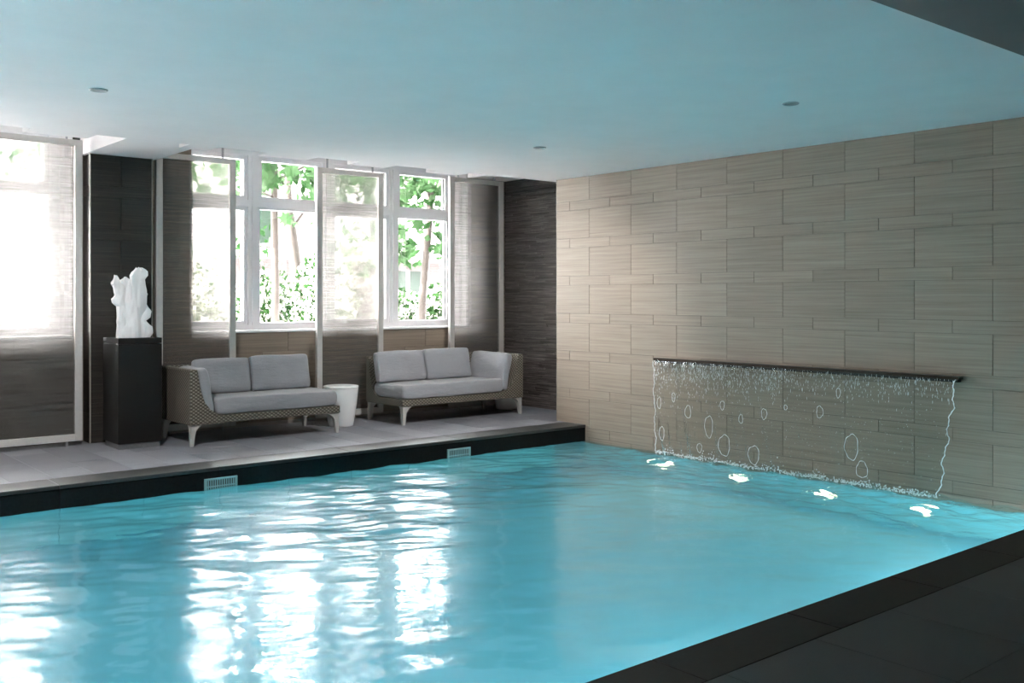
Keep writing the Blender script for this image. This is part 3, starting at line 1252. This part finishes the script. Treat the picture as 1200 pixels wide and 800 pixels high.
drum(5.56, 9.60, 0.195, 'white glazed drum table standing between the two sofas')
drum(8.045, 9.72, 0.19, 'white glazed drum table half hidden behind the second sofa')

# ---------------------------------------------------------------- pedestal and sculpture
ped = thing('pedestal', 'tall black square pedestal carrying the white sculpture', 'pedestal', (3.275, 9.60, 0))
boxes('toe_kick', [(-0.19, 0.185, -0.205, 0.20, 0.0, 0.052)], M_toe, ped)
boxes('body', [(-0.205, 0.205, -0.22, 0.22, 0.052, 0.985)], M_plinth, ped, 0.003)
boxes('top_slab', [(-0.205, 0.205, -0.22, 0.22, 0.989, 1.04)], M_plinth, ped, 0.003)

scu = thing('sculpture', 'jagged white translucent stone sculpture on the black pedestal', 'sculpture', (3.275, 9.58, 1.04))


def fin_bm(left, right, hgt, th, seed):
    """upright slab with ragged side edges: left/right are lists of (z, x)"""
    rn = random.Random(seed)

    def at(lst, z):
        for (za, xa), (zb, xb) in zip(lst, lst[1:]):
            if za <= z <= zb:
                f = (z - za) / (zb - za)
                f = 0.6 * f + 0.4 * f * f * (3 - 2 * f)
                return xa + (xb - xa) * f
        return lst[-1][1]
    nz, nx = 34, 6
    bm = bmesh.new()
    grid = []
    for k in range(nz + 1):
        z = hgt * k / nz
        l, r = at(left, z), at(right, z)
        ring = []
        for s, order in ((-1, range(nx + 1)), (1, range(nx, -1, -1))):
            for i in order:
                u = i / nx
                prof = 0.45 + 0.55 * (1 - abs(2 * u - 1) ** 2)
                x = l + (r - l) * u
                y = s * th / 2 * prof * (1 - 0.35 * k / nz) + 0.03 * mnoise.noise((x * 11 + seed, z * 4, s)) + 0.012 * mnoise.noise((x * 30 + seed, z * 9, s))
                y += 0.02 * math.sin(z * 6 + seed)
                top = (1 - (k / nz) ** 10 * 0.04 * (1 + math.cos(u * 7 + seed)))
                ring.append(bm.verts.new((x, y, z * top)))
        grid.append(ring)
    m = len(grid[0])
    for a, b in zip(grid, grid[1:]):
        for i in range(m):
            j = (i + 1) % m
            bm.faces.new((a[i], a[j], b[j], b[i]))
    bm.faces.new(grid[0][::-1])
    bm.faces.new(grid[-1])
    return bm


fins = [
    ('fin', [(0, -.155), (.12, -.16), (.16, -.168), (.20, -.158), (.30, -.155), (.33, -.205), (.37, -.212), (.40, -.175), (.47, -.19), (.52, -.215), (.56, -.19), (.60, -.185)],
     [(0, -.04), (.2, -.05), (.4, -.07), (.5, -.08), (.56, -.13), (.60, -.165)], .60, .09, 3, R(14), (0.0, 0.04)),
    ('fin', [(0, -.12), (.3, -.115), (.5, -.12), (.58, -.115)], [(0, .06), (.3, .05), (.5, .02), (.56, .0), (.585, -.06)], .585, .10, 5, R(-10), (0.0, -0.02)),
    ('fin', [(0, -.02), (.2, -.03), (.4, -.03), (.55, -.035), (.60, -.04), (.645, -.02), (.68, .03)],
     [(0, .15), (.15, .12), (.3, .11), (.45, .115), (.52, .105), (.56, .10), (.60, .135), (.645, .13), (.68, .075)], .68, .12, 8, R(6), (0.0, 0.0)),
    ('fin', [(0, .05), (.3, .05), (.5, .06)], [(0, .165), (.04, .19), (.10, .185), (.13, .15), (.16, .125), (.19, .165), (.25, .175), (.30, .14), (.34, .115), (.39, .13), (.43, .14), (.46, .11), (.50, .08)], .50, .09, 12, R(-24), (0.0, 0.03)),
]
for nm, l, r, h, th, sd, rz, (ox, oy) in fins:
    o = obj('fin', fin_bm(l, r, h, th, sd), M_alabaster, scu, False, (ox, oy, 0.0), (0, 0, rz))

# ---------------------------------------------------------------- ceiling downlights
for x, y, lab in ((2.06, 6.68, 'small recessed ceiling downlight toward the pedestal side'), (5.925, 6.68, 'small recessed ceiling downlight nearest the dark stone corner'), (5.925, 4.03, 'small recessed ceiling downlight facing the waterfall')):
    t = thing('ceiling_downlight', lab, 'light', (x, y, CEIL))
    bm = bmesh.new()
    lathe(bm, [(0.040, 0.0), (0.058, 0.0), (0.058, -0.006), (0.052, -0.010), (0.040, -0.006), (0.040, 0.0)], 24)
    obj('bezel', bm, M_steel, t, True)
    bm = bmesh.new()
    lathe(bm, [(0, -0.002), (0.041, -0.003)], 24)
    obj('lens', bm, M_toe, t, True)

# unseen storeys added above the pool hall to keep sky off the garden
tag(boxes('wall_upper_shade', [(-25, 40, -3.0, 11.1, 3.21, 16.0), (8.6, 40, 10.0, 11.1, 0.0, 3.21)], M_brick), 'unseen upper storeys added over the pool hall to shade the garden', kind='structure')

# ---------------------------------------------------------------- garden beyond the windows
GZ = 0.45
tag(boxes('ground', [(-30, 60, 10.9, 80, GZ - 0.3, GZ)], M_ground), 'pale garden ground outside the windows', kind='structure')


def leaf_quad(V, F, p, size, rnd):
    n = Vector((rnd.gauss(0, 1), rnd.gauss(0, 1), rnd.gauss(0, 0.8))).normalized()
    a = n.orthogonal().normalized()
    a = Matrix.Rotation(rnd.uniform(0, 2 * PI), 3, n) @ a
    b = n.cross(a)
    k = len(V)
    s = size
    V.extend([tuple(p - a * s * 0.55), tuple(p + b * s * 0.30 + n * s * 0.06), tuple(p + a * s * 0.55), tuple(p - b * s * 0.30 + n * s * 0.06)])
    F.append((k, k + 1, k + 2))
    F.append((k, k + 2, k + 3))


MAPLE = [(0, -0.5), (0.10, -0.28), (0.38, -0.38), (0.30, -0.12), (0.52, 0.08), (0.28, 0.12), (0.26, 0.34), (0.10, 0.24), (0, 0.55), (-0.10, 0.24), (-0.26, 0.34), (-0.28, 0.12), (-0.52, 0.08), (-0.30, -0.12), (-0.38, -0.38), (-0.10, -0.28)]


def maple_mesh():
    V = [(0, 0, 0.03)] + [(x, y, -0.10 * (abs(x) ** 1.5) - 0.05 * abs(y)) for x, y in MAPLE]
    n = len(MAPLE)
    F = [(0, 1 + i, 1 + (i + 1) % n) for i in range(n)]
    me = bpy.data.meshes.new('leaf')
    me.from_pydata(V, [], F)
    me.materials.append(M_leaf)
    return me


ME_LEAF = maple_mesh()


def tree(label, pts, radii, limbs, clusters, seed, big=0, leaf=0.16, group=None):
    rnd = random.Random(seed)
    base = Vector(pts[0])
    t = thing('garden_tree', label, 'tree', base, 0, group)
    L = lambda p: Vector(p) - base
    bm = bmesh.new()
    tube(bm, [L(p) for p in pts], radii, 12)
    obj('trunk', bm, M_bark, t, True)
    for lp, lr in limbs:
        bm = bmesh.new()
        tube(bm, [L(p) for p in lp], lr, 7)
        obj('branch', bm, M_bark, t, True)
    V, F = [], []
    for (c, r, n) in clusters:
        c = Vector(c)
        for _ in range(n):
            d = Vector((rnd.gauss(0, 0.5), rnd.gauss(0, 0.5), rnd.gauss(0, 0.4)))
            leaf_quad(V, F, L(c + d * r), leaf * rnd.uniform(0.6, 1.2), rnd)
    tag(pyobj('foliage', V, F, M_leaf, t), kind='stuff')
    for _ in range(big):
        c, r, n = rnd.choice(clusters)
        d = Vector((rnd.gauss(0, 0.5), rnd.gauss(0, 0.5), rnd.gauss(0, 0.4)))
        o = inst('leaf', ME_LEAF, t, L(Vector(c) + d * r), (rnd.gauss(R(70), 0.6), rnd.gauss(0, 0.5), rnd.uniform(-0.9, 0.9)))
        s = rnd.uniform(0.22, 0.34)
        o.scale = (s, s, s)
    return t


tree('slender straight tree trunk with overhanging maple leaves behind the first sofa',
     [(6.45, 13.0, GZ), (6.46, 13.0, 1.6), (6.44, 13.0, 3.0), (6.47, 13.0, 4.6)], [0.062, 0.055, 0.052, 0.035],
     [([(6.45, 13, 3.1), (6.9, 12.9, 3.35), (7.5, 12.8, 3.38)], [0.025, 0.02, 0.01]), ([(6.45, 13, 2.85), (6.1, 12.9, 2.95), (5.7, 12.8, 2.9)], [0.018, 0.014, 0.008])],
     [((6.7, 12.9, 3.45), 0.8, 120), ((7.25, 12.8, 3.15), 0.6, 110), ((6.0, 12.7, 3.2), 0.6, 90), ((5.2, 12.6, 3.4), 0.7, 60)], 21, 95, 0.17)
tree('slender tree leaning slightly in the rightmost window bay behind the second sofa',
     [(8.85, 12.8, GZ), (8.88, 12.8, 1.4), (9.0, 12.8, 2.6), (9.05, 12.8, 3.3), (9.1, 12.8, 4.4)], [0.068, 0.062, 0.056, 0.05, 0.03],
     [([(9.03, 12.8, 3.05), (8.75, 12.7, 3.2), (8.4, 12.6, 3.22)], [0.02, 0.016, 0.008]), ([(9.03, 12.8, 3.1), (9.3, 12.7, 3.3), (9.6, 12.7, 3.4)], [0.02, 0.014, 0.008])],
     [((8.8, 12.7, 3.35), 0.6, 110), ((9.3, 12.7, 3.25), 0.5, 90), ((8.3, 12.5, 2.95), 0.45, 60), ((7.7, 12.6, 3.3), 0.6, 100), ((9.3, 12.6, 2.35), 0.42, 80), ((8.6, 13.2, 2.2), 0.4, 70)], 33, 90, 0.17)
tree('pale trunk leaning right behind the straight slender tree',
     [(8.25, 15.5, GZ), (8.1, 15.5, 1.9), (7.95, 15.5, 2.9), (7.85, 15.5, 4.4)], [0.12, 0.105, 0.09, 0.05],
     [([(8.0, 15.5, 2.6), (8.4, 15.4, 3.2), (8.9, 15.3, 3.5)], [0.03, 0.02, 0.01])],
     [((9.2, 15.3, 2.4), 0.7, 170), ((8.2, 15.4, 3.7), 0.7, 50), ((7.0, 15.3, 2.3), 0.5, 70)], 41, 20, 0.14)
tree('broad tree in the garden behind the leftmost sheer screen',
     [(2.9, 14.5, GZ), (2.92, 14.5, 2.0), (2.85, 14.5, 4.4)], [0.11, 0.09, 0.05],
     [([(2.9, 14.5, 2.6), (3.3, 14.4, 3.1), (3.8, 14.3, 3.3)], [0.03, 0.02, 0.01])],
     [((3.4, 14.3, 3.3), 0.7, 150), ((2.5, 14.4, 3.4), 0.7, 90), ((1.0, 14.4, 3.6), 0.9, 110)], 47, 25, 0.17)


def bush(label, x, y, rx, rz, n, seed, group=None):
    rnd = random.Random(seed)
    t = thing('garden_bush', label, 'bush', (x, y, GZ), 0, group)
    for s in range(4):
        bm = bmesh.new()
        a = rnd.uniform(0, 6.28)
        tube(bm, [(0, 0, 0), (0.12 * math.cos(a), 0.12 * math.sin(a), rz * 0.5), (0.3 * rx * math.cos(a), 0.3 * rx * math.sin(a), rz * 1.1)], [0.014, 0.011, 0.006], 6)
        obj('stem', bm, M_bark, t)
    V, F = [], []
    for _ in range(n):
        d = Vector((rnd.gauss(0, 1), rnd.gauss(0, 1), rnd.gauss(0, 1))).normalized()
        q = rnd.random() ** 0.4
        w = 1 + 0.25 * mnoise.noise(d * 2.5 + Vector((seed, 0, 0)))
        p = Vector((d.x * rx * q * w, d.y * rx * 0.7 * q * w, max(0.03, rz + d.z * rz * q * w)))
        leaf_quad(V, F, p, rnd.uniform(0.06, 0.12), rnd)
    tag(pyobj('foliage', V, F, M_bush_leaf, t), kind='stuff')


for (x, y, rx, rz, n, lab) in ((5.6, 13.7, 0.55, 0.80, 1500, 'garden bush with painted glare before the slender straight trunk'),
                               (6.75, 13.9, 0.55, 0.74, 1500, 'garden bush with painted glare just beyond the slender straight trunk'),
                               (7.95, 14.3, 0.65, 0.86, 1900, 'garden bush with painted glare in front of the leaning pale trunk'),
                               (9.15, 13.9, 0.50, 0.58, 1300, 'garden bush with painted glare around the rightmost slender tree'),
                               (10.15, 14.2, 0.50, 0.60, 1300, 'green garden bush right of the rightmost slender tree'),
                               (11.3, 15.4, 0.60, 0.62, 1000, 'garden bush below the green house window'),
                               (4.5, 13.6, 0.55, 0.70, 1000, 'garden bush behind the screen next to the pedestal'),
                               (3.4, 13.4, 0.50, 0.45, 600, 'low garden bush behind the leftmost sheer screen'),
                               (2.0, 14.6, 0.70, 0.75, 800, 'tall garden bush at the outer end of the garden')):
    bush(lab, x, y, rx, rz, n, int(x * 100))

# neighbouring house
hs = thing('neighbour_house', 'brick and pale render house across the garden with cream cornice', 'house', (14.0, 24.0, GZ))
boxes('brick_wall', [(-9.0, 1.80, 0.05, 0.4, 0, 2.0), (2.95, 9.0, 0.05, 0.4, 0, 2.0), (1.80, 2.95, 0.05, 0.4, 0, 0.75), (1.80, 2.95, 0.05, 0.4, 1.76, 2.0)], M_brick, hs)
boxes('cornice', [(-9.1, 9.1, -0.12, 0.4, 2.0, 2.12), (-9.15, 9.15, -0.2, 0.4, 2.12, 2.28)], M_cornice, hs)
boxes('render_wall', [(-9.0, 9.0, 0.05, 0.4, 2.28, 5.2)], M_render_wall, hs)
boxes('roof', [(-9.4, 9.4, -0.4, 3.0, 5.2, 5.4)], M_cornice, hs)
for a in (-6.2, -3.0, 0.75, 4.4):
    f = boxes('window', [(a, a + 0.06, 0.0, 0.06, 2.34, 3.6), (a + 0.84, a + 0.9, 0.0, 0.06, 2.34, 3.6), (a, a + 0.9, 0.0, 0.06, 3.54, 3.6), (a, a + 0.9, 0.0, 0.06, 2.34, 2.4)], M_white_paint, hs)
    boxes('pane', [(a + 0.06, a + 0.84, 0.02, 0.045, 2.4, 3.54)], M_green_pane, f)
f = boxes('window', [(1.80, 1.85, 0.08, 0.16, 0.75, 1.76), (2.90, 2.95, 0.08, 0.16, 0.75, 1.76), (2.15, 2.25, 0.08, 0.16, 0.75, 1.76), (1.85, 2.90, 0.08, 0.16, 0.75, 0.80)], M_white_paint, hs)
boxes('pane', [(1.85, 2.90, 0.12, 0.14, 0.80, 1.76)], M_green_pane, f)
for a in (-7.6, -4.4, -1.4):
    boxes('pier', [(a, a + 0.5, -0.06, 0.06, 0, 2.0)], M_cornice, hs)
